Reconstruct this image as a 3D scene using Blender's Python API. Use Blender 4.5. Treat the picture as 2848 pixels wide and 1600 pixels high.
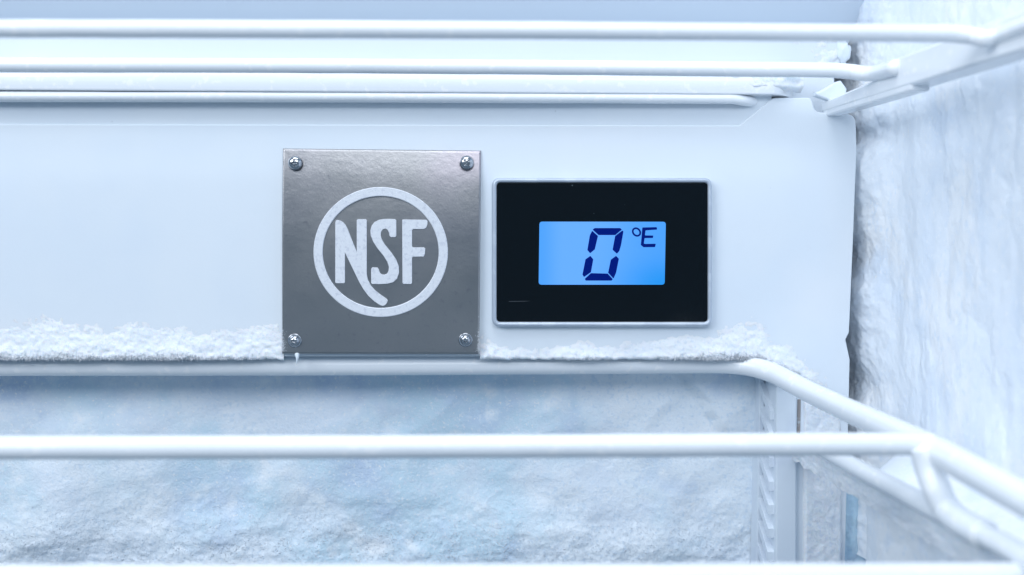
import bpy, bmesh, math, random
import numpy as np
from mathutils import Vector, Matrix, Quaternion

random.seed(7)
RNG = np.random.default_rng(11)
for o in list(bpy.data.objects):
    bpy.data.objects.remove(o)
SC = bpy.context.scene
COL = SC.collection

# ------------------------------------------------------------------ camera
F_PX, W_PX, H_PX = 2800.0, 2848.0, 1600.0
D = 0.36                                   # camera to cover panel, metres
YAW = math.atan((1424 - 1330) / F_PX)      # turned slightly to the right
PITCH = math.atan((800 - 610) / F_PX)      # looking slightly down
cam_d = bpy.data.cameras.new('camera')
cam_d.sensor_width = 36.0
cam_d.lens = 36.0 * F_PX / W_PX
cam_d.clip_start = 0.01
cam_d.clip_end = 20
cam_d.dof.use_dof = True
cam_d.dof.focus_distance = D
cam_d.dof.aperture_fstop = 9.0
cam = bpy.data.objects.new('camera', cam_d)
COL.objects.link(cam)
cam.location = (0, -D, 0)
cam.rotation_euler = (math.pi / 2 - PITCH, 0, -YAW)
SC.camera = cam
CAM_R = cam.rotation_euler.to_matrix()
CAM_C = Vector(cam.location)

# ------------------------------------------------------------------ light
world = bpy.data.worlds.new('World')
SC.world = world
world.use_nodes = True
bg = world.node_tree.nodes['Background']
bg.inputs['Color'].default_value = (0.50, 0.73, 1.0, 1)
bg.inputs['Strength'].default_value = 0.42


def area(name, loc, target, sx, sy, power, color):
    d = bpy.data.lights.new(name, 'AREA')
    d.shape = 'RECTANGLE'
    d.size, d.size_y, d.energy, d.color = sx, sy, power, color
    o = bpy.data.objects.new(name, d)
    COL.objects.link(o)
    o.location = loc
    o.rotation_euler = (Vector(target) - Vector(loc)).to_track_quat('-Z', 'Y').to_euler()
    return o


area('key_lamp', (-0.58, -0.56, 0.36), (0.02, 0, -0.02), 0.46, 0.36, 5.4, (0.90, 0.94, 1.0))
area('top_lamp', (-0.05, -0.20, 0.50), (0.02, -0.05, 0), 0.40, 0.36, 2.9, (0.90, 0.94, 1.0))
area('fill_strip', (0.04, -0.55, 0.25), (0.0, 0, 0), 0.42, 0.17, 1.35, (0.90, 0.94, 1.0))  # added strip light: brightens the plaque's top and streaks the rods

SC.view_settings.view_transform = 'Standard'
SC.view_settings.look = 'None'
SC.view_settings.gamma = 1.0
SC.view_settings.use_curve_mapping = False
SC.view_settings.exposure = -0.41
SC.render.engine = 'CYCLES'
SC.cycles.use_denoising = True
try:
    SC.cycles.denoiser = 'OPENIMAGEDENOISE'
except Exception:
    pass
SC.cycles.max_bounces = 6
SC.cycles.diffuse_bounces = 4


# ------------------------------------------------------------------ layout helpers
def ray(u, v):
    return CAM_R @ Vector(((u - W_PX / 2) / F_PX, -(v - H_PX / 2) / F_PX, -1.0))


def P(u, v, y=0.0):
    """point of the photograph at depth plane y"""
    d = ray(u, v)
    t = (y - CAM_C.y) / d.y
    return CAM_C + d * t


def PX(u, v, x):
    """point of the photograph on the plane x"""
    d = ray(u, v)
    return CAM_C + d * (x / d.x)


# ------------------------------------------------------------------ noise
def _hash(ix, iy, iz, seed):
    h = (ix * 374761393 + iy * 668265263 + iz * 2147483647 + seed * 974634777) & 0xffffffff
    h = ((h ^ (h >> 13)) * 1274126177) & 0xffffffff
    h = ((h ^ (h >> 16)) * 2246822519) & 0xffffffff
    return ((h ^ (h >> 15)) & 0xffffff) / float(0xffffff)


def vnoise(x, y, z=0.0, seed=0):
    x, y = np.asarray(x, float), np.asarray(y, float)
    z = np.zeros_like(x) + z
    ix, iy, iz = np.floor(x).astype(np.int64), np.floor(y).astype(np.int64), np.floor(z).astype(np.int64)
    fx, fy, fz = x - ix, y - iy, z - iz
    fx, fy, fz = [f * f * f * (f * (f * 6 - 15) + 10) for f in (fx, fy, fz)]
    r = 0
    for dx in (0, 1):
        for dy in (0, 1):
            for dz in (0, 1):
                w = (fx if dx else 1 - fx) * (fy if dy else 1 - fy) * (fz if dz else 1 - fz)
                r = r + w * _hash(ix + dx, iy + dy, iz + dz, seed)
    return r * 2 - 1


def fbm(x, y, octv=4, seed=0, gain=0.5):
    x, y = np.asarray(x, float), np.asarray(y, float)
    r, a, s = 0, 1.0, 0
    for i in range(octv):
        c, sn = math.cos(i * 0.9), math.sin(i * 0.9)
        r = r + a * vnoise((x * c - y * sn) * 2 ** i + 17.3 * i, (x * sn + y * c) * 2 ** i + 5.1 * i, 0, seed + i)
        s += a
        a *= gain
    return r / s


def sstep(a, b, x):
    t = np.clip((np.asarray(x, float) - a) / (b - a), 0, 1)
    return t * t * (3 - 2 * t)


# ------------------------------------------------------------------ materials
def mat(name, color, rough=0.5, metal=0.0, bumps=(), var=None, spec=0.5, sss=0.0, coat=0.0,
        rough_var=None, emission=None, scale_vec=None):
    """bumps: (noise scale, strength, distance, detail); var: list of (scale, detail, colour, lo, hi)"""
    m = bpy.data.materials.new(name)
    m.use_nodes = True
    nt = m.node_tree
    N, L = nt.nodes, nt.links
    b = N['Principled BSDF']
    b.inputs['Base Color'].default_value = (*color, 1)
    b.inputs['Roughness'].default_value = rough
    b.inputs['Metallic'].default_value = metal
    b.inputs['Specular IOR Level'].default_value = spec
    b.inputs['Coat Weight'].default_value = coat
    b.inputs['Coat Roughness'].default_value = 0.12
    if sss:
        b.inputs['Subsurface Weight'].default_value = sss
        b.inputs['Subsurface Radius'].default_value = (0.6, 0.85, 1.0)
        b.inputs['Subsurface Scale'].default_value = 0.0025
    tc = N.new('ShaderNodeTexCoord')
    vec = tc.outputs['Object']
    if scale_vec:
        mp = N.new('ShaderNodeMapping')
        mp.inputs['Scale'].default_value = scale_vec
        L.new(vec, mp.inputs['Vector'])
        vec = mp.outputs['Vector']

    def noise(scale, detail, rg=0.55):
        n = N.new('ShaderNodeTexNoise')
        n.inputs['Scale'].default_value = scale
        n.inputs['Detail'].default_value = detail
        n.inputs['Roughness'].default_value = rg
        L.new(vec, n.inputs['Vector'])
        return n.outputs['Fac']

    last = None
    if var:
        for (s, det, c, lo, hi) in var:
            mr = N.new('ShaderNodeMapRange')
            mr.interpolation_type = 'SMOOTHSTEP'
            mr.inputs['From Min'].default_value = lo
            mr.inputs['From Max'].default_value = hi
            L.new(noise(s, det), mr.inputs['Value'])
            mx = N.new('ShaderNodeMix')
            mx.data_type = 'RGBA'
            L.new(mr.outputs['Result'], mx.inputs['Factor'])
            if last is None:
                mx.inputs[6].default_value = (*color, 1)
            else:
                L.new(last, mx.inputs[6])
            mx.inputs[7].default_value = (*c, 1)
            last = mx.outputs[2]
        L.new(last, b.inputs['Base Color'])
    if rough_var:
        s, lo, hi = rough_var
        mr = N.new('ShaderNodeMapRange')
        mr.inputs['From Min'].default_value = 0.3
        mr.inputs['From Max'].default_value = 0.7
        mr.inputs['To Min'].default_value = lo
        mr.inputs['To Max'].default_value = hi
        L.new(noise(s, 4), mr.inputs['Value'])
        L.new(mr.outputs['Result'], b.inputs['Roughness'])
    nrm = None
    for (s, st, dist, det) in bumps:
        bp = N.new('ShaderNodeBump')
        bp.inputs['Strength'].default_value = st
        bp.inputs['Distance'].default_value = dist
        L.new(noise(s, det, 0.6), bp.inputs['Height'])
        if nrm:
            L.new(nrm, bp.inputs['Normal'])
        nrm = bp.outputs['Normal']
    if nrm:
        L.new(nrm, b.inputs['Normal'])
    if emission:
        b.inputs['Emission Color'].default_value = (*emission[0], 1)
        b.inputs['Emission Strength'].default_value = emission[1]
    return m


M = {}
M['panel'] = mat('panel_plastic', (0.745, 0.81, 0.87), 0.34, bumps=[(28, 0.15, 0.0012, 3), (900, 0.10, 0.0002, 2)],
                 var=[(14, 3, (0.715, 0.79, 0.865), 0.42, 0.62), (7, 4, (0.77, 0.82, 0.87), 0.45, 0.6), (420, 2, (0.62, 0.68, 0.74), 0.775, 0.80)], spec=0.35)
M['liner_gap_shade'] = mat('gap_shade_liner', (0.38, 0.56, 0.84), 0.5, bumps=[(60, 0.4, 0.001, 4)], spec=0.3)  # deeper blue liner copy, puts blue shade into the gap beside the panel
M['liner'] = mat('liner_plastic', (0.68, 0.77, 0.87), 0.5, bumps=[(30, 0.2, 0.001, 3)], spec=0.3)
M['trim'] = mat('trim_plastic', (0.72, 0.79, 0.86), 0.38, bumps=[(60, 0.15, 0.0006, 3)],
                var=[(40, 3, (0.66, 0.73, 0.82), 0.45, 0.65)])
M['coat'] = mat('coated_wire', (0.84, 0.88, 0.92), 0.20, bumps=[(160, 0.05, 0.0004, 3), (900, 0.08, 0.0002, 2)],
                var=[(300, 3, (0.92, 0.94, 0.96), 0.58, 0.68)], spec=0.5)
M['frost'] = mat('frost', (0.86, 0.90, 0.94), 0.55, bumps=[(900, 0.5, 0.0005, 4)],
                 var=[(60, 3, (0.81, 0.86, 0.92), 0.45, 0.65), (800, 3, (0.74, 0.81, 0.90), 0.52, 0.68)], sss=0.35, spec=0.5)
M['crystal'] = mat('frost_crystal', (0.87, 0.90, 0.94), 0.25, spec=0.6)
_nt = M['crystal'].node_tree
_tr = _nt.nodes.new('ShaderNodeBsdfTranslucent')
_tr.inputs['Color'].default_value = (0.90, 0.95, 1.0, 1)
_mx = _nt.nodes.new('ShaderNodeMixShader')
_mx.inputs[0].default_value = 0.45
_nt.links.new(_nt.nodes['Principled BSDF'].outputs[0], _mx.inputs[1])
_nt.links.new(_tr.outputs[0], _mx.inputs[2])
_nt.links.new(_mx.outputs[0], _nt.nodes['Material Output'].inputs['Surface'])
M['wall_frost'] = mat('wall_frost', (0.86, 0.915, 0.975), 0.30,
                      bumps=[(90, 0.12, 0.0012, 3), (700, 0.35, 0.0004, 4)],
                      var=[(34, 5, (0.78, 0.86, 0.96), 0.47, 0.66), (26, 5, (0.93, 0.955, 0.98), 0.50, 0.60), (110, 5, (0.84, 0.90, 0.98), 0.54, 0.72), (420, 4, (0.82, 0.89, 0.97), 0.53, 0.70), (800, 2, (0.95, 0.97, 0.99), 0.62, 0.72)],
                      scale_vec=(1, 1.0, 0.8))
M['back_frost'] = mat('back_frost', (0.84, 0.91, 0.97), 0.55,
                      bumps=[(220, 0.22, 0.0010, 5), (520, 0.5, 0.0006, 4), (1300, 0.6, 0.0004, 3)],
                      var=[(24, 5, (0.78, 0.86, 0.95), 0.45, 0.62), (17, 5, (0.62, 0.79, 0.90), 0.50, 0.64),
                           (38, 5, (0.90, 0.94, 0.98), 0.52, 0.70), (31, 6, (0.58, 0.70, 0.87), 0.50, 0.72), (90, 6, (0.86, 0.92, 0.97), 0.56, 0.74), (600, 4, (0.70, 0.81, 0.92), 0.50, 0.70), (1000, 2, (0.90, 0.93, 0.96), 0.60, 0.74)])
M['blue_ice'] = mat('blue_ice', (0.60, 0.78, 0.90), 0.35, bumps=[(200, 0.5, 0.001, 4)],
                    var=[(60, 4, (0.55, 0.75, 0.9), 0.45, 0.65)], sss=0.3)
M['ice'] = mat('clear_ice', (0.82, 0.90, 0.96), 0.12, bumps=[(300, 0.4, 0.0006, 3)], spec=0.6)
M['steel'] = mat('dull_steel', (0.38, 0.38, 0.385), 0.33, 1.0,
                 bumps=[(420, 0.20, 0.0003, 4), (1600, 0.20, 0.0001, 3)],
                 var=[(14, 3, (0.43, 0.42, 0.44), 0.45, 0.65), (500, 5, (0.32, 0.32, 0.34), 0.58, 0.76), (9, 2, (0.46, 0.42, 0.46), 0.52, 0.62)],  # broad purplish tint paints in a reflection
                 rough_var=(40, 0.27, 0.36))
M['etch'] = mat('etched_silver', (0.74, 0.77, 0.82), 0.55, 0.12,
                bumps=[(1500, 0.4, 0.0002, 4)], var=[(700, 4, (0.62, 0.65, 0.72), 0.50, 0.70)])
M['chrome'] = mat('screw_chrome', (0.50, 0.52, 0.55), 0.16, 1.0, bumps=[(300, 0.15, 0.0003, 2)])
M['bezel'] = mat('bezel_grey', (0.50, 0.57, 0.66), 0.35, 0.25, bumps=[(400, 0.1, 0.0002, 2)],
                 var=[(120, 3, (0.58, 0.65, 0.73), 0.5, 0.65)])
M['lcd_ink'] = mat('lcd_ink', (0.001, 0.006, 0.05), 0.5, emission=((0.0, 0.008, 0.20), 1.0), spec=0.02)
M['dull'] = mat('dull_scratch', (0.035, 0.045, 0.055), 0.6)
M['rust'] = mat('rusty_steel', (0.34, 0.31, 0.30), 0.7, 0.2, bumps=[(500, 0.5, 0.0004, 4)],
                var=[(300, 3, (0.5, 0.52, 0.55), 0.5, 0.6)])


def glass_material():
    m = mat('black_glass', (0.003, 0.006, 0.009), 0.12, spec=0.22)
    nt = m.node_tree
    N, L = nt.nodes, nt.links
    b = N['Principled BSDF']
    tc = N.new('ShaderNodeTexCoord')
    vo = N.new('ShaderNodeTexVoronoi')
    vo.inputs['Scale'].default_value = 260
    L.new(tc.outputs['Object'], vo.inputs['Vector'])
    no = N.new('ShaderNodeTexNoise')
    no.inputs['Scale'].default_value = 120
    L.new(tc.outputs['Object'], no.inputs['Vector'])
    lt = N.new('ShaderNodeMath'); lt.operation = 'LESS_THAN'; lt.inputs[1].default_value = 0.055
    L.new(vo.outputs['Distance'], lt.inputs[0])
    gt = N.new('ShaderNodeMath'); gt.operation = 'GREATER_THAN'; gt.inputs[1].default_value = 0.60
    L.new(no.outputs['Fac'], gt.inputs[0])
    mu = N.new('ShaderNodeMath'); mu.operation = 'MULTIPLY'
    L.new(lt.outputs[0], mu.inputs[0]); L.new(gt.outputs[0], mu.inputs[1])
    mx = N.new('ShaderNodeMix'); mx.data_type = 'RGBA'
    L.new(mu.outputs[0], mx.inputs['Factor'])
    mx.inputs[6].default_value = (0.003, 0.006, 0.009, 1)
    mx.inputs[7].default_value = (0.10, 0.13, 0.15, 1)
    L.new(mx.outputs[2], b.inputs['Base Color'])
    return m


M['glass'] = glass_material()


def screen_material(p0, p1):
    """LCD backlight: paler at left centre, deeper blue at the lower right"""
    m = bpy.data.materials.new('lcd_backlight')
    m.use_nodes = True
    nt = m.node_tree
    N, L = nt.nodes, nt.links
    b = N['Principled BSDF']
    b.inputs['Base Color'].default_value = (0.02, 0.06, 0.15, 1)
    b.inputs['Roughness'].default_value = 0.25
    tc = N.new('ShaderNodeTexCoord')
    sx = N.new('ShaderNodeSeparateXYZ')
    L.new(tc.outputs['Object'], sx.inputs[0])

    def rng(sock, a, c, lo, hi):
        r = N.new('ShaderNodeMapRange'); r.interpolation_type = 'SMOOTHSTEP'
        for k, val in (('From Min', a), ('From Max', c), ('To Min', lo), ('To Max', hi)):
            r.inputs[k].default_value = val
        L.new(sock, r.inputs['Value'])
        return r.outputs['Result']
    w, h = p1[0] - p0[0], p1[1] - p0[1]
    fx = rng(sx.outputs['X'], p0[0] + 0.35 * w, p1[0], 0.0, 1.0)
    fl = rng(sx.outputs['X'], p0[0], p0[0] + 0.20 * w, 0.5, 0.0)
    fz = rng(sx.outputs['Z'], p0[1], p0[1] + 0.55 * h, 1.0, 0.55)
    mu = N.new('ShaderNodeMath'); mu.operation = 'MULTIPLY'
    L.new(fx, mu.inputs[0]); L.new(fz, mu.inputs[1])
    ad = N.new('ShaderNodeMath'); ad.operation = 'ADD'; ad.use_clamp = True
    L.new(mu.outputs[0], ad.inputs[0]); L.new(fl, ad.inputs[1])
    mx = N.new('ShaderNodeMix'); mx.data_type = 'RGBA'
    L.new(ad.outputs[0], mx.inputs['Factor'])
    mx.inputs[6].default_value = (0.16, 0.50, 1.25, 1)
    mx.inputs[7].default_value = (0.000, 0.34, 1.02, 1)
    L.new(mx.outputs[2], b.inputs['Emission Color'])
    b.inputs['Emission Strength'].default_value = 1.0
    return m


# ------------------------------------------------------------------ object helpers
def tag(o, label=None, cat=None, group=None, kind=None):
    if label: o['label'] = label
    if cat: o['category'] = cat
    if group: o['group'] = group
    if kind: o['kind'] = kind
    return o


def thing(name, label, cat, loc=(0, 0, 0), group=None):
    o = bpy.data.objects.new(name, None)
    o.empty_display_size = 0.01
    COL.objects.link(o)
    o.location = loc
    return tag(o, label, cat, group)


def link(name, mesh, material, parent=None, smooth=None, wn=False):
    """mesh vertices come in world space; a child is shifted into its thing's space"""
    org = Vector((0, 0, 0))
    p = parent
    while p is not None:
        org += Vector(p.location)
        p = p.parent
    if org.length:
        mesh.transform(Matrix.Translation(-org))
    o = bpy.data.objects.new(name, mesh)
    COL.objects.link(o)
    if parent:
        o.parent = parent
    if material:
        mesh.materials.append(material)
    if smooth is not None:
        mesh.polygons.foreach_set('use_smooth', [True] * len(mesh.polygons))
        if smooth < 179:
            mesh.set_sharp_from_angle(angle=math.radians(smooth))
    if wn:
        md = o.modifiers.new('normals', 'WEIGHTED_NORMAL')
        md.keep_sharp = True
    return o


def me_from(verts, faces, name='m'):
    me = bpy.data.meshes.new(name)
    me.from_pydata([tuple(v) for v in verts], [], [tuple(f) for f in faces])
    me.update()
    return me


def round_poly(pts, rad, seg=6):
    """rounds the corners of a 2-D polygon; rad is one radius or a list"""
    out, n = [], len(pts)
    for i in range(n):
        r = rad[i] if isinstance(rad, (list, tuple)) else rad
        p = Vector(pts[i]); a = Vector(pts[i - 1]); c = Vector(pts[(i + 1) % n])
        if r <= 0:
            out.append(tuple(p)); continue
        d1, d2 = (a - p), (c - p)
        l1, l2 = d1.length, d2.length
        d1.normalize(); d2.normalize()
        ang = math.acos(max(-1, min(1, d1.dot(d2))))
        t = min(r / math.tan(ang / 2), l1 * 0.49, l2 * 0.49)
        s, e = p + d1 * t, p + d2 * t
        for k in range(seg + 1):
            q = k / seg
            out.append(tuple((1 - q) ** 2 * s + 2 * q * (1 - q) * p + q * q * e))
    return out


def prism(pts, yf, yb, bevel=0.0, seg=4, holes=None):
    """extrudes a 2-D (x, z) outline from the front yf to the back yb, rounding the front edge"""
    bm = bmesh.new()
    vs = [bm.verts.new((p[0], yf, p[1])) for p in pts]
    f = bm.faces.new(vs)
    f.normal_update()
    if f.normal.y > 0:
        f.normal_flip()
    r = bmesh.ops.extrude_face_region(bm, geom=[f])
    nv = [g for g in r['geom'] if isinstance(g, bmesh.types.BMVert)]
    for v in nv:
        v.co.y = yb
    bmesh.ops.recalc_face_normals(bm, faces=bm.faces[:])
    if bevel > 0:
        ed = [e for e in bm.edges if all(abs(v.co.y - yf) < 1e-7 for v in e.verts)]
        bmesh.ops.bevel(bm, geom=ed, offset=bevel, segments=seg, profile=0.5, affect='EDGES', clamp_overlap=True)
    me = bpy.data.meshes.new('m')
    bm.to_mesh(me)
    bm.free()
    return me


def box(p0, p1, bevel=0.0, seg=3):
    bm = bmesh.new()
    bmesh.ops.create_cube(bm, size=1.0)
    for v in bm.verts:
        v.co = Vector([(p0[i] + p1[i]) / 2 + v.co[i] * (p1[i] - p0[i]) for i in range(3)])
    if bevel:
        bmesh.ops.bevel(bm, geom=bm.edges[:], offset=bevel, segments=seg, profile=0.5, affect='EDGES')
    me = bpy.data.meshes.new('m')
    bm.to_mesh(me)
    bm.free()
    return me


def catmull(pts, n=8):
    pts = [Vector(p) for p in pts]
    ext = [pts[0] * 2 - pts[1]] + pts + [pts[-1] * 2 - pts[-2]]
    out = []
    for i in range(1, len(ext) - 2):
        p0, p1, p2, p3 = ext[i - 1:i + 3]
        # centripetal style: limit tangents so that long straight runs do not overshoot
        l = (p2 - p1).length
        m1 = (p2 - p0); m2 = (p3 - p1)
        m1 = m1.normalized() * min(l, (p1 - p0).length) if m1.length else m1
        m2 = m2.normalized() * min(l, (p3 - p2).length) if m2.length else m2
        k = n if l < 0.08 else n * 6
        for j in range(k):
            t = j / k
            h00, h10 = 2 * t ** 3 - 3 * t ** 2 + 1, t ** 3 - 2 * t ** 2 + t
            h01, h11 = -2 * t ** 3 + 3 * t ** 2, t ** 3 - t ** 2
            out.append(p1 * h00 + m1 * h10 + p2 * h01 + m2 * h11)
    out.append(pts[-1])
    return out


def tube(pts, r, sides=20, n=8, wob=0.0, seed=0, cap=True):
    path = catmull(pts, n)
    verts, faces = [], []
    t0 = (path[1] - path[0]).normalized()
    nrm = t0.orthogonal().normalized()
    m = len(path)
    for i, p in enumerate(path):
        t = (path[min(i + 1, m - 1)] - path[max(i - 1, 0)]).normalized()
        nrm = (nrm - t * nrm.dot(t)).normalized()
        bn = t.cross(nrm)
        rr = r(i / (m - 1)) if callable(r) else r
        for k in range(sides):
            a = 2 * math.pi * k / sides
            q = rr
            if wob:
                q += wob * float(vnoise([p.x * 90 + math.cos(a) * 0.7], [p.y * 90 + math.sin(a) * 0.7 + p.z * 60], 0, seed)[0])
            verts.append(p + (nrm * math.cos(a) + bn * math.sin(a)) * q)
        if i:
            for k in range(sides):
                a0, b0 = (i - 1) * sides + k, (i - 1) * sides + (k + 1) % sides
                faces.append((a0, b0, b0 + sides, a0 + sides))
    if cap:
        for i, (idx, tip) in enumerate(((0, path[0] - (path[1] - path[0]).normalized() * 0.0008),
                                        ((m - 1) * sides, path[-1] + (path[-1] - path[-2]).normalized() * 0.0008))):
            c = len(verts)
            verts.append(tip)
            for k in range(sides):
                f = (idx + k, idx + (k + 1) % sides, c)
                faces.append(f if i else f[::-1])
    me = me_from(verts, faces)
    return me


def sheet(fn, nu, nv, u0, u1, v0, v1, flip=False):
    """grid whose points come from fn(U, V) -> (n, 3) array; smooth relief surface"""
    U, V = np.meshgrid(np.linspace(u0, u1, nu), np.linspace(v0, v1, nv))
    co = fn(U.ravel(), V.ravel())
    i = np.arange(nu * nv).reshape(nv, nu)
    q = np.stack([i[:-1, :-1], i[1:, :-1], i[1:, 1:], i[:-1, 1:]], -1).reshape(-1, 4)
    if flip:
        q = q[:, ::-1]
    me = bpy.data.meshes.new('m')
    me.vertices.add(len(co)); me.vertices.foreach_set('co', co.astype(np.float32).ravel())
    me.loops.add(q.size); me.loops.foreach_set('vertex_index', q.astype(np.int32).ravel())
    me.polygons.add(len(q))
    me.polygons.foreach_set('loop_start', np.arange(0, q.size, 4, dtype=np.int32))
    me.polygons.foreach_set('loop_total', np.full(len(q), 4, np.int32))
    me.update(calc_edges=True)
    return me


OCT = np.array([(1, 0, 0), (-1, 0, 0), (0, 1, 0), (0, -1, 0), (0, 0, 1), (0, 0, -0.6)], float)
OCF = np.array([(0, 2, 4), (2, 1, 4), (1, 3, 4), (3, 0, 4), (2, 0, 5), (1, 2, 5), (3, 1, 5), (0, 3, 5)])


def shards(pos, axis, wid, lng):
    """little eight-sided ice crystals: pos (n,3), axis (n,3) direction of growth, width, length arrays"""
    n = len(pos)
    a = axis / (np.linalg.norm(axis, axis=1, keepdims=True) + 1e-9)
    h = RNG.normal(size=(n, 3))
    b = np.cross(a, h); b /= np.linalg.norm(b, axis=1, keepdims=True) + 1e-9
    c = np.cross(a, b)
    asp = RNG.uniform(0.5, 1.2, n)[:, None]
    co = np.empty((n, 6, 3))
    for k in range(6):
        o = OCT[k]
        co[:, k] = pos + b * (o[0] * wid)[:, None] + c * (o[1] * wid)[:, None] * asp + a * (o[2] * lng)[:, None]
    fc = (OCF[None] + (np.arange(n) * 6)[:, None, None]).reshape(-1, 3)
    me = bpy.data.meshes.new('m')
    me.vertices.add(n * 6); me.vertices.foreach_set('co', co.astype(np.float32).ravel())
    me.loops.add(fc.size); me.loops.foreach_set('vertex_index', fc.astype(np.int32).ravel())
    me.polygons.add(len(fc))
    me.polygons.foreach_set('loop_start', np.arange(0, fc.size, 3, dtype=np.int32))
    me.polygons.foreach_set('loop_total', np.full(len(fc), 3, np.int32))
    me.update(calc_edges=True)
    return me


def Parr(U, V, y):
    """vectorised P on depth planes y"""
    R = np.array(CAM_R)
    d = np.stack([(U - W_PX / 2) / F_PX, -(V - H_PX / 2) / F_PX, -np.ones_like(U)], -1) @ R.T
    t = (y + D) / d[:, 1]
    return d * t[:, None] + np.array([0, -D, 0])


def xz(u, v, y=0.0):
    p = P(u, v, y)
    return (p.x, p.z)


def lump(c, r, seed, amt=.35):
    bm = bmesh.new()
    bmesh.ops.create_icosphere(bm, subdivisions=3, radius=1)
    co = np.array([v.co[:] for v in bm.verts])
    nn = 1 + amt * vnoise(co[:, 0] * 1.7 + seed, co[:, 1] * 1.7, co[:, 2] * 1.7, seed) + amt * .43 * vnoise(co[:, 0] * 5, co[:, 1] * 5, co[:, 2] * 5, seed)
    for v, k in zip(bm.verts, nn):
        v.co = Vector((c.x + v.co.x * r[0] * k, c.y + v.co.y * r[1] * k, c.z + v.co.z * r[2] * k))
    me = bpy.data.meshes.new('m'); bm.to_mesh(me); bm.free()
    return me


# ================================================================== STRUCTURE
LEFT = -420            # everything runs on past the left edge of the frame
# back liner of the freezer, behind the cover panel
tag(link('back_wall', box((P(LEFT, 0, .05).x, 0.046, -0.16), (0.175, 0.056, 0.085)), M['liner_gap_shade']), kind='structure')
# top of the back liner: slope added to turn it down into shade
xr = P(2424, 20, 0.012).x
zb, zt = P(1000, 100, 0.020).z, P(1000, 100, 0.020).z + 0.052
me = me_from([(P(LEFT, 0).x, 0.020, zb), (xr, 0.020, zb), (xr + 0.001, -0.028, zt), (P(LEFT, 0).x, -0.028, zt),
              (P(LEFT, 0).x, 0.045, zb), (xr, 0.045, zb), (xr + 0.001, 0.045, zt), (P(LEFT, 0).x, 0.045, zt)],
             [(0, 1, 2, 3), (5, 4, 7, 6), (1, 5, 6, 2), (4, 0, 3, 7), (3, 2, 6, 7), (4, 5, 1, 0)])
tag(link('upper_wall', me, M['liner']), kind='structure')
XW = 0.1500            # side wall plane
tag(link('side_wall', box((XW + 0.001, -0.20, -0.16), (XW + 0.012, 0.046, 0.16)), M['liner_gap_shade']), kind='structure')

# ================================================================== COVER PANEL
zv = lambda v, y=0.0: P(1400, v, y).z
outline_px = [(LEFT, 345), (2058, 349), (2150, 272), (2258, 272), (2266, 312), (2380, 318), (2383, 420),
              (2372, 700), (2362, 925), (2352, 945), (2364, 1000), (2360, 1180), (2346, 1760), (2158, 1760), (2158, 992), (LEFT, 992)]
rads = [0, .002, .003, .002, .003, .004, 0, 0.01, .002, .001, .003, .01, 0, 0, 0.004, 0]
pts = round_poly([xz(*p) for p in outline_px], rads, 6)
panel = thing('cover_panel', 'large white plastic cover panel behind the plaque and thermometer', 'panel', P(1400, 992))
link('panel_face', prism(pts, 0.0, 0.030, 0.0016, 4), M['panel'], panel, smooth=35, wn=True)
# the white upright strip beside the vent
st = prism(round_poly([xz(2158, 1062, -.002), xz(2215, 1062, -.002), xz(2215, 1760, -.002), xz(2158, 1760, -.002)], [.004, .001, 0, 0], 5), -0.0022, 0.006, 0.0006, 3)
link('trim_strip', st, M['trim'], panel, smooth=35, wn=True)
# narrow rusty steel edge next to the strip
link('steel_edge', box(tuple(P(2217, 1206, -.0004)), tuple(P(2222, 1108, 0.002)), 0.0002, 1), M['rust'], panel)
# vent grille on the recess wall: angled slats
xs = P(2158, 1100).x
grille = link('vent_frame', box((xs - 0.0022, 0.0135, zv(1700)), (xs - 0.0003, 0.0225, zv(1040)), 0.0004, 2), M['trim'], panel)
slat_me = None
for k in range(11):
    zc = zv(1130) - k * 0.0088
    h = 0.0034
    vs = []
    for xx in (xs - 0.0019, xs + 0.001):
        vs += [(xx, 0.0004, zc - 0.004 - h / 2), (xx, 0.0004, zc - 0.004 + h / 2), (xx, 0.0138, zc + 0.004 + h / 2), (xx, 0.0138, zc + 0.004 - h / 2)]
    o = link('slat', me_from(vs, [(0, 1, 2, 3), (7, 6, 5, 4), (0, 4, 5, 1), (1, 5, 6, 2), (2, 6, 7, 3), (3, 7, 4, 0)]), M['trim'], panel)

# narrow recessed strip above the panel
pts = [xz(LEFT, 262, .004), xz(2140, 266, .004), xz(2140, 372, .004), xz(LEFT, 372, .004)]
strip = link('backing_strip', prism(pts, 0.0007, 0.0295, 0.0005, 2), M['panel'])
tag(strip, 'narrow white strip set back along the top of the cover panel', 'panel strip')
# upper strip behind the upper shelf wires
pts = [xz(LEFT, 78, .010), xz(2372, 96, .010), xz(2322, 214, .010), xz(2326, 330, .01), xz(LEFT, 330, .010)]
ust = link('upper_strip', prism(pts, 0.010, 0.034, 0.0008, 3), M['panel'], smooth=35, wn=True)
tag(ust, 'white wall strip with a slanted frosty right end, behind the upper shelf wires', 'panel strip')

# ================================================================== UPPER SHELF
ush = thing('upper_shelf', 'white coated wire shelf with rounded rear trim across the top', 'shelf', P(1300, 250, -0.01))
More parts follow.
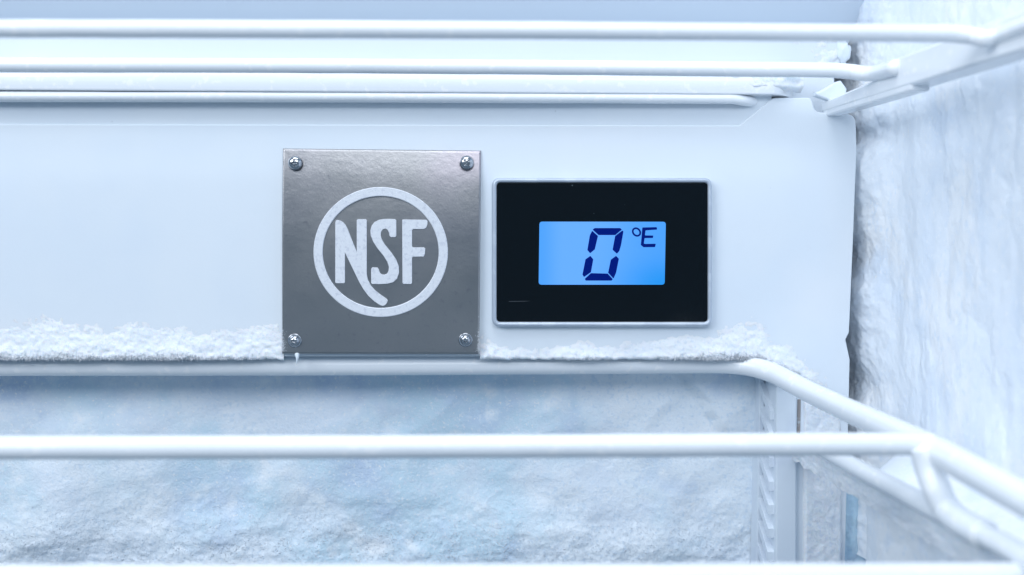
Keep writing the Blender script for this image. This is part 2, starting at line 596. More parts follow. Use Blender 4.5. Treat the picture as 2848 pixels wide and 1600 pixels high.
# rounded rear trim: profile swept along x
ztop, zbot = zv(182, -.004), zv(253, -.006)
ctrl = [(0.0098, ztop + .0006), (-.0004, ztop), (-.0030, ztop - .0014), (-.0044, ztop - .0034), (-.0046, ztop - .0056),
        (-.0043, zbot + .0012), (-.0038, zbot), (.0030, zbot - .0002), (0.0098, zbot - .0002)]
prof = [(p.y, p.z) for p in catmull([Vector((0, c[0], c[1])) for c in ctrl], 6)]
xa, xb = P(LEFT, 210).x, P(2236, 215, -.004).x
vs, fs = [], []
nx = 150
for i in range(nx + 1):
    x = xa + (xb - xa) * i / nx
    sag = (P(1330 + x * 7400, 172, 0).z - P(1330, 172, 0).z) * 0
    for (y_, z_) in prof:
        k_ = max(0.0, (x - (xb - .012)) / .012) ** 2
        vs.append((x, y_ + (0.0096 - y_) * k_, z_ - 0.0006 * i / nx))
m_ = len(prof)
for i in range(nx):
    for k in range(m_):
        a0, b0 = i * m_ + k, i * m_ + (k + 1) % m_
        fs.append((a0, b0, b0 + m_, a0 + m_))
fs.append(tuple(range(m_)))
fs.append(tuple(nx * m_ + k for k in range(m_))[::-1])
bm = bmesh.new(); me = me_from(vs, fs); bm.from_mesh(me); bmesh.ops.recalc_face_normals(bm, faces=bm.faces[:]); bm.to_mesh(me); bm.free()
link('rear_trim', me, M['coat'], ush, smooth=40, wn=True)
# thin lower rod with its turned-in end
link('lower_rod', tube([P(LEFT, 269, -.0022), P(1000, 271, -.0022), P(2030, 275, -.0022), P(2072, 281, -.001), P(2100, 285, 0.003)], 0.00185, 18, wob=0.00004, seed=3), M['coat'], ush, smooth=180)
# wire whose bent end rests on the bracket
XB = P(2300, 300, 0).x + 0.0005
link('shelf_wire', tube([P(LEFT, 180, -.030), P(1000, 184, -.030), P(2300, 195, -.037), P(2370, 200, -.038), P(2408, 206, -.042), PX(2440, 203, XB - .0012), PX(2494, 188, XB - .0012)], 0.0024, 20, wob=0.00004, seed=5), M['coat'], ush, smooth=180)
# foremost wire, bent round towards the viewer at the right
yA = -0.114
XA = P(2752, 100, yA).x
link('front_wire', tube([P(LEFT, 79, yA), P(1300, 84, yA), P(2640, 94, yA), P(2700, 100, yA - .001), P(2738, 107, yA - .004), PX(2775, 103, XA), PX(2848, 76, XA), PX(3080, -6, XA), PX(3300, -84, XA)], 0.0021, 20, wob=0.00004, seed=8), M['coat'], ush, smooth=180)

# bracket rail under the shelf's right side
br = thing('shelf_bracket', 'white bracket rail running forward along the frosted wall at upper right', 'bracket', P(2310, 300, 0))
b0 = P(2292, 312, 0.002)
x0_, z0_ = b0.x, b0.z


def beam(pts_prof, y0, y1, bevel):
    bm = bmesh.new()
    vs = [bm.verts.new((p[0], y0, p[1])) for p in pts_prof]
    f = bm.faces.new(vs)
    r = bmesh.ops.extrude_face_region(bm, geom=[f])
    for g in r['geom']:
        if isinstance(g, bmesh.types.BMVert):
            g.co.y = y1
    bmesh.ops.recalc_face_normals(bm, faces=bm.faces[:])
    bmesh.ops.bevel(bm, geom=bm.edges[:], offset=bevel, segments=3, profile=0.5, affect='EDGES', clamp_overlap=True)
    me = bpy.data.meshes.new('m'); bm.to_mesh(me); bm.free()
    return me


side = [(.006, z0_), (-.30, z0_), (-.30, z0_ + .0094), (-.062, z0_ + .0094), (-.040, z0_ + .0052), (-.012, z0_ + .0044), (.006, z0_ + .0040)]
side = round_poly(side, [.0015, 0, 0, .02, .02, 0, .0015], 6)
bm = bmesh.new()
f = bm.faces.new([bm.verts.new((x0_, p[0], p[1])) for p in side])
r_ = bmesh.ops.extrude_face_region(bm, geom=[f])
for g in r_['geom']:
    if isinstance(g, bmesh.types.BMVert):
        g.co.x = x0_ + .0085
bmesh.ops.recalc_face_normals(bm, faces=bm.faces[:])
bmesh.ops.bevel(bm, geom=[e for e in bm.edges if abs(e.verts[0].co.x - e.verts[1].co.x) < 1e-7], offset=.0010, segments=4, profile=.5, affect='EDGES', clamp_overlap=True)
me = bpy.data.meshes.new('m'); bm.to_mesh(me); bm.free()
link('rail', me, M['coat'], br, smooth=40, wn=True)
yl = PX(2560, 262, x0_ + .003).y
link('lower_lip', beam([(x0_ + .0002, z0_ - .0016), (x0_ + .006, z0_ - .0016), (x0_ + .006, z0_ + .0018), (x0_ + .0002, z0_ + .0018)], 0.004, yl, 0.0008), M['coat'], br, smooth=40, wn=True)
# curved tab standing against the bracket's rear end
tab = []
for t in np.linspace(0, 1, 9):
    u = 2268 + (2340 - 2268) * t
    tab.append(xz(u, 256 - 32 * sstep(0, 1, t), -.002))
tab += [xz(2356, 246, -.002), xz(2354, 280, -.002), xz(2334, 290, -.002), xz(2268, 266, -.002)]
link('tab', prism(tab, -0.002, 0.001, 0.0008, 4), M['trim'], br, smooth=40, wn=True)

# ================================================================== LOWER SHELF
lsh = thing('wire_shelf', 'white coated wire shelf below the panel, bent forward at right', 'shelf', P(1300, 1046, 0))
X1 = P(2587, 1244, -0.118).x
link('rear_rail', tube([P(LEFT, 1019, .0068), P(1000, 1017, .0068), P(1900, 1012, .0066), P(2010, 1012, .0050), P(2085, 1019, .0005), P(2155, 1040, -.0075), PX(2250, 1090, X1 - .0012), PX(2330, 1128, X1 - .0002), PX(2400, 1160, X1), PX(2587, 1247, X1), PX(2848, 1388, X1), PX(3150, 1548, X1)],
                       0.0036, 24, wob=0.00004, seed=2), M['coat'], lsh, smooth=180)
link('middle_wire', tube([P(LEFT, 1246, -.1195), P(1000, 1243, -.1195), P(2300, 1236, -.1195), P(2520, 1235, -.1195), P(2596, 1236, -.1195)], 0.0028, 20, wob=0.00004, seed=4), M['coat'], lsh, smooth=180)
link('lower_side_wire', tube([PX(2262, 1234, X1), PX(2330, 1271, X1), PX(2468, 1347, X1), PX(2640, 1437, X1), PX(2701, 1470, X1), PX(2848, 1547, X1), PX(3100, 1680, X1)], 0.0026, 18, wob=0.00004, seed=6), M['coat'], lsh, smooth=180)
link('post', tube([P(2570, 1246, -.1215), P(2584, 1300, -.1225), P(2606, 1362, -.125), P(2636, 1420, -.1275), PX(2680, 1457, X1 - .0004), PX(2740, 1489, X1)], 0.0034, 18), M['coat'], lsh, smooth=180)
link('front_wire', tube([P(LEFT, 1614, -.163), P(1000, 1613, -.163), P(2848, 1607, -.163), P(3300, 1606, -.163)], 0.0030, 20, wob=0.00004, seed=9), M['coat'], lsh, smooth=180)

for (c_, r_, sd) in ((P(2590, 1240, -.1195), (.0026, .0032, .0030), 3), (P(2574, 1262, -.1215), (.0027, .0026, .0030), 6)):
    link('weld', lump(c_, r_, sd, .12), M['coat'], lsh, smooth=180)

# frosted runner that carries the shelf along the side wall
run = thing('shelf_runner', 'frosted runner ledge under the wire shelf along the right wall', 'runner', PX(2300, 1300, X1 + .004))


def runner_fn(U, V):
    # U: 0..1 along depth (rear to front), V: 0..1 over the profile (wall side top, front top edge, left face, bottom)
    y = 0.002 - U * 0.20
    a = PX(2468, 1347, X1)
    c = PX(2701, 1470, X1)
    zl = a.z + (c.z - a.z) * (y - a.y) / (c.y - a.y)
    x = np.where(V < .5, X1 + .0095 - .0085 * (V / .5), X1 + .0010 + .0012 * np.sin((V - .5) * math.pi))
    z = zl - .0016 - np.where(V < .5, np.clip(.25 - V, 0, 1) * .03, (V - .5) / .5 * .0088)
    edge = np.exp(-((V - .5) / .06) ** 2)
    z -= edge * .0008
    nn = fbm(y * 90, V * 4, 3, 31) * .0008 + fbm(y * 500, V * 22, 2, 37) * .00018
    x = x - nn * sstep(.42, .55, V)
    z = z + nn * (1 - sstep(.42, .55, V)) + sstep(.85, 1.0, V) * fbm(y * 160, y * 0, 3, 41) * .0009
    return np.stack([x, y, z], -1)


link('ledge', sheet(runner_fn, 260, 60, 0, 1, 0, 1), M['frost'], run, smooth=180)

# ================================================================== STEEL PLAQUE
plq = thing('steel_plaque', 'square dull steel plaque with a round lettered emblem, left of the thermometer', 'plaque', P(1058, 982))
YP = -0.0026
pq = [xz(783, 412, YP), xz(1338, 418, YP), xz(1333, 987, YP), xz(783, 986, YP)]
def plate_fn(A, B):
    """steel sheet, its upper edge bowed back to reflect the lamps brighter and its rim folded"""
    q = [np.array(p) for p in pq]
    top = q[0] + (q[1] - q[0]) * A[:, None]
    bot = q[3] + (q[2] - q[3]) * A[:, None]
    c = top + (bot - top) * B[:, None]
    e = np.minimum(np.minimum(A, 1 - A), np.minimum(B, 1 - B)) * .0715
    y = YP + .0016 * np.clip((.5 - B) / .5, 0, 1) ** 2.0 + .00025 * np.clip((B - .6) / .4, 0, 1) ** 2
    y += .0005 * np.clip(1 - e / .0007, 0, 1) ** 2
    y += fbm(A * 4, B * 4, 2, 401) * .00006
    y = np.where(e < 1e-6, -.0001, y)
    return np.stack([c[:, 0], y, c[:, 1]], -1)


def warp(n):
    t = np.linspace(0, 1, n)
    return t


link('plate', sheet(plate_fn, 360, 360, 0, 1, 0, 1), M['steel'], plq, smooth=50)


def c1(x, y, yy=YP):
    return xz(750 + x * 620 / 1424, 380 + y * 620 / 1424, yy)


# ring of the emblem
nR = 128
ring_v, ring_f = [], []
for k in range(nR):
    a = 2 * math.pi * k / nR
    prf = [(1.0, 0.0), (1.0, 0.8), (0.93, 1.0), (0.07, 1.0), (0.0, 0.8), (0.0, 0.0)]
    for (t, hh) in prf:
        rx, rz = 370 + 59 * t, 357 + 58 * t
        q = c1(710 + rx * math.cos(a), 738 + rz * math.sin(a))
        ring_v.append((q[0], YP + 0.0003 - hh * 0.0008, q[1]))
    for j in range(6):
        k2 = (k + 1) % nR
        ring_f.append((k * 6 + j, k * 6 + (j + 1) % 6, k2 * 6 + (j + 1) % 6, k2 * 6 + j))
me = me_from(ring_v, ring_f)
bm = bmesh.new(); bm.from_mesh(me); bmesh.ops.recalc_face_normals(bm, faces=bm.faces[:]); bm.to_mesh(me); bm.free()
link('emblem_ring', me, M['etch'], plq, smooth=30, wn=True)
LN = [(420, 931), (420, 548), (424, 537), (433, 533), (452, 537), (470, 547), (486, 566), (500, 594), (557, 737), (557, 536), (563, 528),
      (615, 528), (621, 535), (621, 880), (628, 914), (646, 950), (672, 980), (706, 1008), (746, 1035), (755, 1047), (750, 1062),
      (738, 1077), (722, 1082), (704, 1076), (668, 1052), (630, 1016), (600, 976), (572, 928), (548, 878), (482, 742), (482, 931), (476, 937), (426, 937)]
LS = [(801, 528), (809, 536), (810, 634), (803, 643), (775, 643), (766, 634), (763, 615), (755, 597), (740, 588), (725, 592), (713, 608),
      (710, 630), (716, 655), (735, 688), (775, 737), (808, 785), (825, 828), (827, 870), (814, 908), (790, 930), (755, 940), (700, 943),
      (656, 942), (649, 935), (649, 845), (656, 836), (689, 837), (697, 846), (703, 868), (715, 880), (732, 883), (750, 876), (760, 857),
      (762, 832), (752, 800), (728, 762), (690, 715), (662, 672), (646, 632), (644, 600), (652, 570), (670, 547), (697, 533), (730, 527), (765, 526)]
LF = [(850, 530), (1000, 532), (1009, 540), (1008, 562), (1000, 583), (985, 591), (918, 591), (910, 598), (910, 702), (916, 708), (985, 708),
      (994, 715), (992, 750), (984, 767), (916, 768), (910, 774), (910, 935), (904, 942), (855, 942), (849, 936), (847, 536)]
for L_ in (LN, LS, LF):
    link('letter', prism([c1(*p) for p in L_], YP - 0.0005, YP + 0.0003, 0.00012, 2), M['etch'], plq, smooth=30, wn=True)


def screw_mesh(c, r, style, rot):
    """pan head with a driver recess, as a polar height field"""
    rings, segs = 30, 64
    vs, fs = [], []
    for i in range(rings + 1):
        q = i / rings
        rr = q * r * 1.02
        for k in range(segs):
            a = 2 * math.pi * k / segs
            x, z = rr * math.cos(a), rr * math.sin(a)
            if style == 'cross':
                h = 0.0017 * max(0, 1 - q ** 2.6) ** 0.6
                xa_, za_ = x * math.cos(rot) + z * math.sin(rot), -x * math.sin(rot) + z * math.cos(rot)
                w = r * 0.115
                arm = max(min(1, (w - abs(xa_)) / (0.05 * r)) if abs(za_) < r * .48 else -1,
                          min(1, (w - abs(za_)) / (0.05 * r)) if abs(xa_) < r * .48 else -1)
                core = min(1, (r * .20 - rr) / (.06 * r))
                cut = max(0, arm, core)
                h -= cut * 0.0011
            else:
                h = 0.0004 if q > .72 else 0.0004 + 0.0013 * max(0, 1 - (q / .72) ** 2.4) ** 0.6
                if q > .9: h *= max(0, (1.0 - q) / .1) ** .5
                cut = max(0, min(1, (r * (.30 + .05 * math.cos(2 * a + rot)) - rr) / (.06 * r)))
                h -= cut * 0.0014
            vs.append((c.x + x, c.y - h, c.z + z))
    for i in range(rings):
        for k in range(segs):
            a0, b0 = i * segs + k, i * segs + (k + 1) % segs
            fs.append((a0, b0, b0 + segs, a0 + segs))
    return me_from(vs, fs)


for (u, v, sty, rot) in ((821, 454, 'cross', 0.1), (1298, 453, 'cross', 0.75), (820, 948, 'hole', 0.6), (1295, 946, 'hole', 1.9)):
    r = 19.5 * D / F_PX
    s_ = link('screw', screw_mesh(P(u, v, YP), r, sty, rot), M['chrome'], plq, smooth=50)

# ================================================================== THERMOMETER
YB = -0.0030
th = thing('digital_thermometer', 'black digital thermometer with glowing blue screen in a silver bezel', 'thermometer', P(1675, 910))


def c2(x, y, yy):
    return xz(1340 + x * 680 / 2094, 470 + y * 680 / 2094, yy)


px = 680 / 2094 * D / F_PX
# bezel as a rounded frame
def rrect(p0, p1, r, yy, seg=10):
    return round_poly([c2(p0[0], p0[1], yy), c2(p1[0], p0[1], yy), c2(p1[0], p1[1], yy), c2(p0[0], p1[1], yy)], r, seg)


prof_b = [((86, 73), (1977, 1357), 74, 0.0000), ((88, 75), (1975, 1355), 72, -0.0020), ((94, 82), (1969, 1348), 66, -0.0028), ((106, 94), (1958, 1336), 56, -0.0031),
          ((118, 107), (1947, 1323), 46, -0.0030), ((127, 116), (1939, 1313), 36, -0.0025), ((128, 117), (1938, 1312), 34, -0.0012)]
bv, bf, cnt = [], [], None
for (p0, p1, rr, yy) in prof_b:
    o_ = rrect(p0, p1, rr * px, YB)
    cnt = len(o_)
    bv += [(q[0], yy, q[1]) for q in o_]
for i in range(len(prof_b) - 1):
    for k in range(cnt):
        a0, b0_ = i * cnt + k, i * cnt + (k + 1) % cnt
        bf.append((a0, b0_, b0_ + cnt, a0 + cnt))
me = me_from(bv, bf)
bm = bmesh.new(); bm.from_mesh(me); bmesh.ops.recalc_face_normals(bm, faces=bm.faces[:])
if sum(f.normal.y for f in bm.faces) > 0:
    bmesh.ops.reverse_faces(bm, faces=bm.faces[:])
bm.to_mesh(me); bm.free()
link('bezel', me, M['bezel'], th, smooth=60)
link('black_face', prism(rrect((129, 118), (1937, 1311), 32 * px, YB), -0.0024, -0.0004, 0.00025, 3), M['glass'], th, smooth=40, wn=True)
link('scratch', prism([c2(230, 1133, -.0024), c2(420, 1131, -.0024), c2(368, 1136, -.0024), c2(232, 1138, -.0024)], -0.00243, -0.0023), M['dull'], th)
s0, s1 = c2(489, 992, -.0025), c2(1571, 452, -.0025)
so = P(1675, 910)
scr_pts = round_poly([c2(494, 452, -.0025), c2(1576, 453, -.0025), c2(1566, 992, -.0025), c2(487, 992, -.0025)], 26 * px, 5)
scr = link('screen', prism(scr_pts, -0.00255, -0.0020), screen_material((s0[0] - so.x, s0[1] - so.z), (s1[0] - so.x, s1[1] - so.z)), th)
SEG = [[(948, 520), (968, 507), (1185, 507), (1200, 520), (1143, 567), (1000, 567)],
       [(945, 530), (995, 575), (968, 690), (928, 723), (904, 695), (925, 570)],
       [(1205, 527), (1213, 538), (1192, 655), (1178, 703), (1157, 727), (1120, 693), (1142, 575)],
       [(930, 745), (955, 775), (935, 885), (875, 927), (862, 905), (888, 775)],
       [(1150, 745), (1174, 770), (1150, 890), (1128, 940), (1082, 890), (1105, 778)],
       [(935, 893), (1078, 897), (1122, 945), (1112, 957), (890, 957), (882, 942)]]
for sg in SEG:
    link('digit_segment', prism(round_poly([c2(*p, -.0026) for p in sg], 5 * px, 3), -0.00263, -0.0025), M['lcd_ink'], scr)
LE = [(1375, 502), (1498, 499), (1502, 520), (1402, 527), (1397, 570), (1469, 571), (1466, 592), (1394, 593), (1388, 640), (1400, 643),
      (1490, 641), (1484, 670), (1385, 671), (1362, 652), (1367, 600)]
link('unit_letter', prism(round_poly([c2(*p, -.0026) for p in LE], 5 * px, 3), -0.00263, -0.0025), M['lcd_ink'], scr)
dv, df = [], []
for k in range(40):
    a = 2 * math.pi * k / 40
    for (rx, rz, yy) in ((39, 40, -.0025), (39, 40, -.00263), (24, 25, -.00263), (24, 25, -.0025)):
        q = c2(1325 + rx * math.cos(a) + 6 * math.sin(a), 541 + rz * math.sin(a) * 1.0, -.0026)
        dv.append((q[0], yy, q[1]))
    for j in range(4):
        k2 = (k + 1) % 40
        df.append((k * 4 + j, k * 4 + (j + 1) % 4, k2 * 4 + (j + 1) % 4, k2 * 4 + j))
me = me_from(dv, df)
bm = bmesh.new(); bm.from_mesh(me); bmesh.ops.recalc_face_normals(bm, faces=bm.faces[:]); bm.to_mesh(me); bm.free()
link('degree_mark', me, M['lcd_ink'], scr)

# ================================================================== FROST
# --- frosted evaporator wall seen below the panel
YR = 0.024


def recess_h(U, V):
    h = fbm(U / 330, V / 260, 3, 51) * .0042
    h += (1 - np.abs(fbm(U / 190 + V / 400, V / 160, 3, 57))) * .0012
    low = sstep(1250, 1600, V)
    h += low * fbm(U / 40, V / 30, 4, 61, .6) * .0007 + (0.12 + low) * fbm(U / 11, V / 11, 2, 67) * .00025
    # the step of a thicker ice layer at the upper right
    edge = (U - 1880) * .78 - (V - 1050) * .62 + fbm(U / 50, V / 50, 3, 71) * 10
    h += sstep(-8, 34, edge) * sstep(1300, 1130, V) * .0036
    # lumps at the lower left
    h += np.exp(-((U - 130) / 120) ** 2 - ((V - 1390) / 110) ** 2) * .004
    return h


def recess_fn(U, V):
    co = Parr(U, V, np.full(len(U), YR))
    co[:, 1] -= recess_h(U, V)
    return co


rf = link('recess_frost', sheet(recess_fn, 640, 190, LEFT, 2150, 960, 1760), M['back_frost'], smooth=180)
tag(rf, 'pale blue frost covering the recessed wall below the panel', 'frost', kind='stuff')
n = 60000
U = RNG.uniform(LEFT, 2130, n); V = 1760 - (RNG.random(n) ** 1.5) * 720
keep = (vnoise(U / 40, V / 40, 0, 77) + vnoise(U / 90, V / 70, 0, 79) * .7 - 1.0 * sstep(1400, 1200, V)) > RNG.uniform(-.4, 1.2, n) - .7 * sstep(1300, 1550, V)
U, V = U[keep], V[keep]
pos = recess_fn(U, V)
ax = RNG.normal(size=(len(U), 3)) * .7 + np.array([0, -1.0, .2])
sz = RNG.uniform(.00007, .00017, len(U)) * (1 + .7 * sstep(1350, 1560, V))
rg = link('recess_grains', shards(pos, ax, sz, sz * RNG.uniform(.8, 2.0, len(U))), M['crystal'])
tag(rg, 'loose icy grains on the frosted recess wall', 'frost', kind='stuff')

# --- frosted side wall
gz = lambda v: P(2390, v, 0.01).z


def side_h(Y, Z):
    h = .0045 + fbm(Y * 34, Z * 20, 3, 81) * .0014 + fbm(Y * 120, Z * 70, 3, 87) * .0003 * (1 + fbm(Y * 30, Z * 30, 2, 89)) + fbm(Y * 420, Z * 380, 3, 91) * .00012
    h += np.abs(fbm(Y * 28 + 3, Z * 16, 3, 93)) * .0022 * sstep(-.01, -.08, Y)
    inner = sstep(-.02, .015, Y)
    h += inner * .0050
    for (v, s, a) in ((480, 95, .0060), (640, 60, .0015), (830, 70, .0022), (1060, 60, -.0030), (385, 40, -.0035), (700, 60, -.0015)):
        h += inner * a * np.exp(-((Z - gz(v)) / (s * D / F_PX)) ** 2)
    h += inner * fbm(Y * 200, Z * 260, 3, 95) * .0010
    # flaky layers with broken edges, and a few thicker crusts
    wy, wz = Y + fbm(Y * 260, Z * 200, 3, 96) * .0025, Z + fbm(Y * 260, Z * 200, 3, 97) * .004
    fl = fbm(wy * 30, wz * 15, 3, 98)
    h += .0004 * sstep(.02, .16, fl) * sstep(-.005, -.03, Y) + .0005 * sstep(.18, .30, fl) * sstep(-.005, -.03, Y)
    # thick frost under the shelf runner, bulged out so that it catches light
    h += .020 * sstep(-.074, -.086, Z) * sstep(-.012, -.045, Y)
    return h


def side_fn(Y, Z):
    return np.stack([XW - side_h(Y, Z), Y, Z], -1)


sf = link('wall_frost', sheet(side_fn, 420, 520, -0.17, 0.046, -0.125, 0.125, flip=False), M['wall_frost'], smooth=180)
tag(sf, 'thick white streaky frost coating the right wall', 'frost', kind='stuff')
n = 44000
Y = np.concatenate([np.clip(.014 + RNG.normal(size=n // 2) * .018, -.06, .04), RNG.uniform(-.16, .02, n // 8)])
Z = RNG.uniform(-.12, .12, len(Y))
pos = side_fn(Y, Z)
ax = RNG.normal(size=(len(Y), 3)) * .6 + np.array([-1.0, -.3, -.1])
sz = RNG.uniform(.00006, .00018, len(Y)) * (.75 + .25 * sstep(-.03, .01, Y))
sg_ = link('wall_crystals', shards(pos, ax, sz, sz * RNG.uniform(.8, 2.2, len(Y)) * (.35 + .65 * sstep(-.02, .02, Y))), M['crystal'])
tag(sg_, 'fuzzy frost crystals on the right wall beside the panel', 'frost', kind='stuff')


# --- frost along the bottom of the panel
def band_left(U, V):
    top = 884 + fbm(U / 150, U * 0, 4, 101) * 46 - 34 * np.exp(-((U - 120) / 170) ** 2) + 22 * sstep(600, 780, U)
    t = np.clip((V - top) / (1000 - top), -.6, 1.05)
    tp = np.clip(t, 0, 1.05)
    h = tp ** 2.0 * (.0017 - .0007 * sstep(420, 780, U)) - .00012 + np.minimum(t, 0) * .0006
    h += (.00013 + .0006 * tp) * fbm(U / 58, V / 34, 4, 103) + (.00010 + .0003 * tp) * fbm(U / 10, V / 10, 3, 107)
    return np.where(t > -.55, h, -.002)


def rail_top(U):
    return 994 + np.where(U > 2110, (U - 2110) * .47, 0)


def band_right(U, V):
    lo = rail_top(U)
    topv = 936 + fbm(U / 120, U * 0, 4, 113) * 24 - 22 * np.exp(-((U - 2100) / 90) ** 2) - 16 * sstep(1750, 2000, U) + np.where(U > 2120, (U - 2120) * .66, 0)
    t = np.clip((V - topv) / (lo - topv), -.6, 1.05)
    tp = np.clip(t, 0, 1.05)
    amp = .0005 + .0011 * sstep(1740, 1930, U) + .0006 * np.exp(-((U - 1375) / 60) ** 2) + .0010 * np.exp(-((U - 1630) / 80) ** 2)
    amp = amp * sstep(2300, 2190, U)
    h = tp ** 1.9 * amp - .00012 + np.minimum(t, 0) * .0006
    h += (.0002 + amp * .38 * tp) * fbm(U / 58, V / 34, 4, 117) + (.00014 + amp * .14 * tp) * fbm(U / 10, V / 10, 3, 119)
    return np.where(t > -.55, h, -.002)


def frost_band(name, hf, u0, u1, v0, v1, edge_fn, n, label, seed, amp_fn):
    def fn(U, V):
        lo = edge_fn(U) + fbm(U / 14, U * 0, 3, seed) * 5
        over = np.clip((V - lo) / 12, 0, 1)
        h = hf(U, np.minimum(V, lo))
        Vc = np.minimum(V, lo + 5)
        co = Parr(U, Vc, np.zeros(len(U)))
        co[:, 1] -= h * np.sqrt(1 - over ** 2) - over * .001
        co[:, 1] = np.where(over >= 1, .002, co[:, 1])
        return co
    nu, nv = int((u1 - u0) / 4), int((v1 - v0) / 3.5)
    o = link(name, sheet(fn, nu, nv, u0, u1, v0, v1), M['frost'], smooth=180)
    tag(o, label, 'frost', kind='stuff')
    U = RNG.uniform(u0, u1, n * 5)
    lo = edge_fn(U)
    V = lo + 5 - np.abs(RNG.normal(size=n * 5)) * 52
    h = hf(U, V)
    k = (h > -.00035 + RNG.random(n * 5) ** 1.6 * .0022) & (V > v0 - 20)
    U, V, h, lo = U[k][:n], V[k][:n], h[k][:n], lo[k][:n]
    pos = Parr(U, V, np.zeros(len(U)))
    pos[:, 1] -= np.maximum(h, 0) * RNG.uniform(.8, 1.02, len(U))
    down = sstep(-20, 2, V - lo)
    ax = RNG.normal(size=(len(U), 3)) * .65
    ax[:, 1] -= 1.0 - .6 * down
    ax[:, 2] += .35 - 1.7 * down
    am = amp_fn(U) * (.32 + .68 * sstep(.0002, .0018, h))
    sz = RNG.uniform(.00006, .00019, len(U)) * am * (1 + .35 * down)
    g = link(name + '_crystals', shards(pos, ax, sz, sz * RNG.uniform(.8, 2.6, len(U)) * (1 + 1.6 * down)), M['crystal'])
    tag(g, label.replace('frost', 'frost crystals', 1), 'frost', kind='stuff')


frost_band('frost_ridge', band_left, LEFT, 790, 850, 1012, lambda U: 994 + 0 * U, 24000,
           'crusty white frost along the panel bottom left of the plaque', 201, lambda U: 1 - .3 * sstep(550, 780, U))
frost_band('frost_fringe', band_right, 1335, 2300, 850, 1090, rail_top, 14000,
           'patchy white frost along the panel bottom under the thermometer', 207, lambda U: .6 + .5 * sstep(1700, 1950, U))


# --- frost on the panel's right leg
def leg_fn(U, V):
    h = .0009 + fbm(U / 60, V / 90, 3, 131) * .0009 + fbm(U / 14, V / 14, 2, 137) * .0002 + .0010 * sstep(1250, 1420, V)
    h = h - .004 * sstep(2240, 2226, U) * 1.0 - .003 * sstep(2330, 2350, U) - .003 * sstep(1130, 1080, V)
    co = Parr(U, V, np.zeros(len(U)))
    co[:, 1] -= h
    return co


lf = link('leg_frost', sheet(leg_fn, 60, 190, 2222, 2352, 1060, 1720), M['frost'], smooth=180)
tag(lf, 'fuzzy frost on the panel between the upright strip and the right wall', 'frost', kind='stuff')
n = 6000
U = RNG.uniform(2226, 2346, n); V = RNG.uniform(1110, 1700, n)
pos = leg_fn(U, V)
sel = pos[:, 1] < -.0001
ax = RNG.normal(size=(n, 3)) * .6 + np.array([0, -1, .2])
sz = RNG.uniform(.00006, .00015, n)
lg = link('leg_crystals', shards(pos[sel], ax[sel], sz[sel], sz[sel] * RNG.uniform(1, 3, sel.sum())), M['crystal'])
tag(lg, 'frost crystals between the upright strip and the right wall', 'frost', kind='stuff')


# --- blue ice in the corner under the runner
def ice_fn(U, V):
    co = Parr(U, V, np.full(len(U), .004))
    co[:, 1] -= fbm(U / 30, V / 60, 4, 141) * .0016
    return co


bi = link('blue_ice', sheet(ice_fn, 40, 90, 2342, 2440, 1330, 1740), M['blue_ice'], smooth=180)
tag(bi, 'translucent blue ice in the corner beneath the runner', 'ice', kind='stuff')

# --- crystals along the runner's lower edge and over its top
n = 3500
A, B = RNG.random(n), np.where(RNG.random(n) < .6, RNG.uniform(.86, 1.0, n), RNG.uniform(.3, 1, n))
pos = runner_fn(A, B)
ax = RNG.normal(size=(n, 3)) * .6 + np.array([-1, -.3, -.3])
sz = RNG.uniform(.00006, .00014, n)
rc = link('runner_crystals', shards(pos, ax, sz, sz * RNG.uniform(1, 3, n)), M['crystal'])
tag(rc, 'frost crystals growing on the runner ledge', 'frost', kind='stuff')

# --- icy patches round the right ends of the upper strips
def patch(name, label, pts_n, fn_pos, amp):
    pos = fn_pos(pts_n)
    ax = RNG.normal(size=(len(pos), 3)) + np.array([0, -.6, 0])
    sz = RNG.uniform(.00006, .00022, len(pos)) * amp
    o = link(name, shards(pos, ax, sz, sz * RNG.uniform(.6, 1.8, len(pos))), M['crystal'])
    tag(o, label, 'frost', kind='stuff')


def crust(name, label, u0, u1, v0, v1, yfn, hfn):
    def fn(U, V):
        co = Parr(U, V, yfn(U, V))
        co[:, 1] -= hfn(U, V)
        return co
    o = link(name, sheet(fn, int((u1 - u0) / 4), max(8, int((v1 - v0) / 4)), u0, u1, v0, v1), M['frost'], smooth=180)
    tag(o, label, 'frost', kind='stuff')


crust('strip_frost', 'sparkling frost on the slanted end of the upper strip', 1990, 2362, 100, 180, lambda U, V: np.full(len(U), .0102),
      lambda U, V: fbm(U / 34, V / 26, 4, 301) * .0011 + fbm(U / 9, V / 9, 2, 305) * .0003 - .0008 + .0011 * sstep(2120, 2330, U) - .004 * sstep(2338, 2362, U + (V - 140) * .6))
crust('trim_frost', 'frost crust at the right end of the upper shelf trim', 1850, 2244, 198, 252, lambda U, V: -.0042 + .0030 * np.clip((212 - V) / 14, 0, 1) ** 2,
      lambda U, V: fbm(U / 40, V / 26, 4, 303) * .0010 + fbm(U / 9, V / 9, 2, 307) * .0003 - .0006 + .0011 * np.exp(-((U - 2110) / 90) ** 2) - .003 * sstep(2190, 2236, U) - .003 * sstep(240, 252, V))


def p_corner(n):
    U = 2095 + RNG.normal(size=n) * 22; V = 300 + RNG.normal(size=n) * 14
    return Parr(U, V, np.full(n, .0025))


patch('corner_frost', 'small icy clump at the upper right corner notch of the panel', 260, p_corner, 1.1)

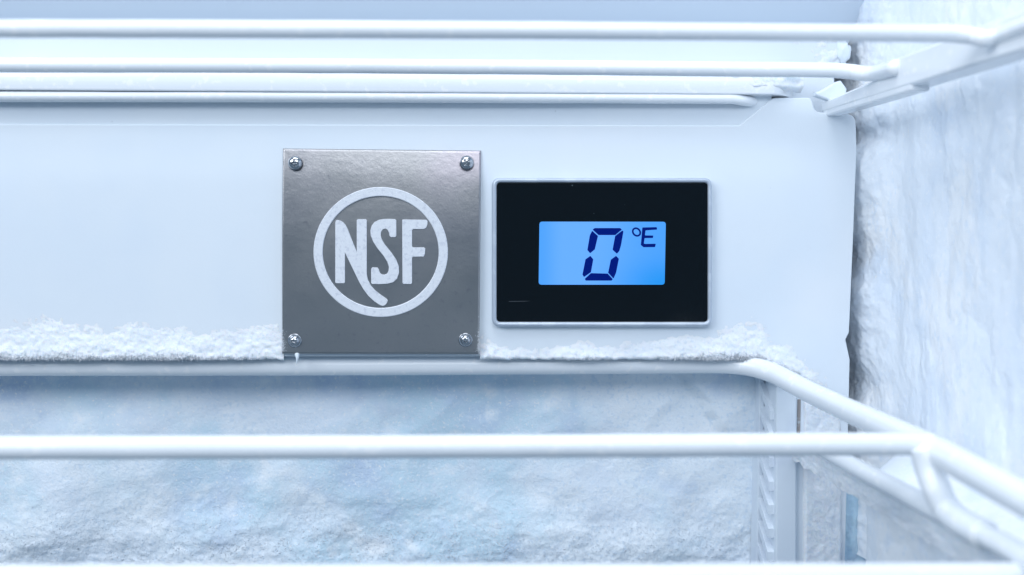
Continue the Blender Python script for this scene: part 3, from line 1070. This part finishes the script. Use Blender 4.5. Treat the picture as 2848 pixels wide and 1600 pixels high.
# lumpy ice on the slanted end of the strip
o = link('ice_lump', lump(P(2345, 140, .010), (.0022, .003, .0042), 5), M['ice'], smooth=180)
tag(o, 'glassy lump of ice on the slanted end of the upper strip', 'ice')
o = link('ice_lump', lump(P(2110, 322, .003), (.0026, .002, .0022), 9), M['ice'], smooth=180)
tag(o, 'glassy lump of ice under the turned-in end of the thin lower rod', 'ice')

# icicle hanging from the plaque's lower left corner
ic = link('icicle', tube([P(826, 985, -.0020), P(827, 996, -.0024), P(825, 1011, -.0022)], lambda t: .0008 * (1 - t) ** .8 + .0001, 10, 6), M['ice'], smooth=180)
tag(ic, 'tiny icicle hanging from the lower left corner of the plaque', 'icicle')


# coarse grains of ice clustered towards the bottom of the recess wall
n = 16000
U = RNG.uniform(LEFT, 2120, n); V = 1740 - RNG.random(n) ** 1.3 * 420
keep = (vnoise(U / 46, V / 34, 0, 501) + .6 * vnoise(U / 120, V / 90, 0, 503)) > RNG.uniform(-.9, 1.1, n) + .8 * sstep(1480, 1330, V)
U, V = U[keep], V[keep]
pos = recess_fn(U, V)
pos[:, 1] += .0001
ax = RNG.normal(size=(len(U), 3)) + np.array([0, -.8, .3])
sz = RNG.uniform(.00018, .00046, len(U)) * (.6 + .4 * sstep(1330, 1520, V))
cg = link('coarse_grains', shards(pos, ax, sz, sz * RNG.uniform(.7, 1.3, len(U))), M['crystal'])
tag(cg, 'coarse ice grains clustered low on the frosted recess wall', 'frost', kind='stuff')

# frost creeping over the plaque's lower edges
n = 900
side_ = RNG.random(n)
U = np.where(side_ < .35, 784 + np.abs(RNG.normal(size=n)) * 5, np.where(side_ < .65, 1334 - np.abs(RNG.normal(size=n)) * 4, RNG.uniform(784, 1333, n)))
V = np.where(side_ < .65, 984 - np.abs(RNG.normal(size=n)) * 34, 983 + RNG.normal(size=n) * 2.5)
keep = (side_ < .65) | (vnoise(U / 40, V * 0, 0, 511) > .1)
U, V = U[keep], V[keep]
pos = Parr(U, V, np.where(V > 978, -.0020, YP + .0002))
ax = RNG.normal(size=(len(U), 3)) * .8 + np.array([0, -.5, -.6])
sz = RNG.uniform(.00006, .00018, len(U))
pf = link('plaque_frost', shards(pos, ax, sz, sz * RNG.uniform(.8, 2.4, len(U))), M['crystal'])
tag(pf, 'thin frost creeping over the lower edges of the steel plaque', 'frost', kind='stuff')
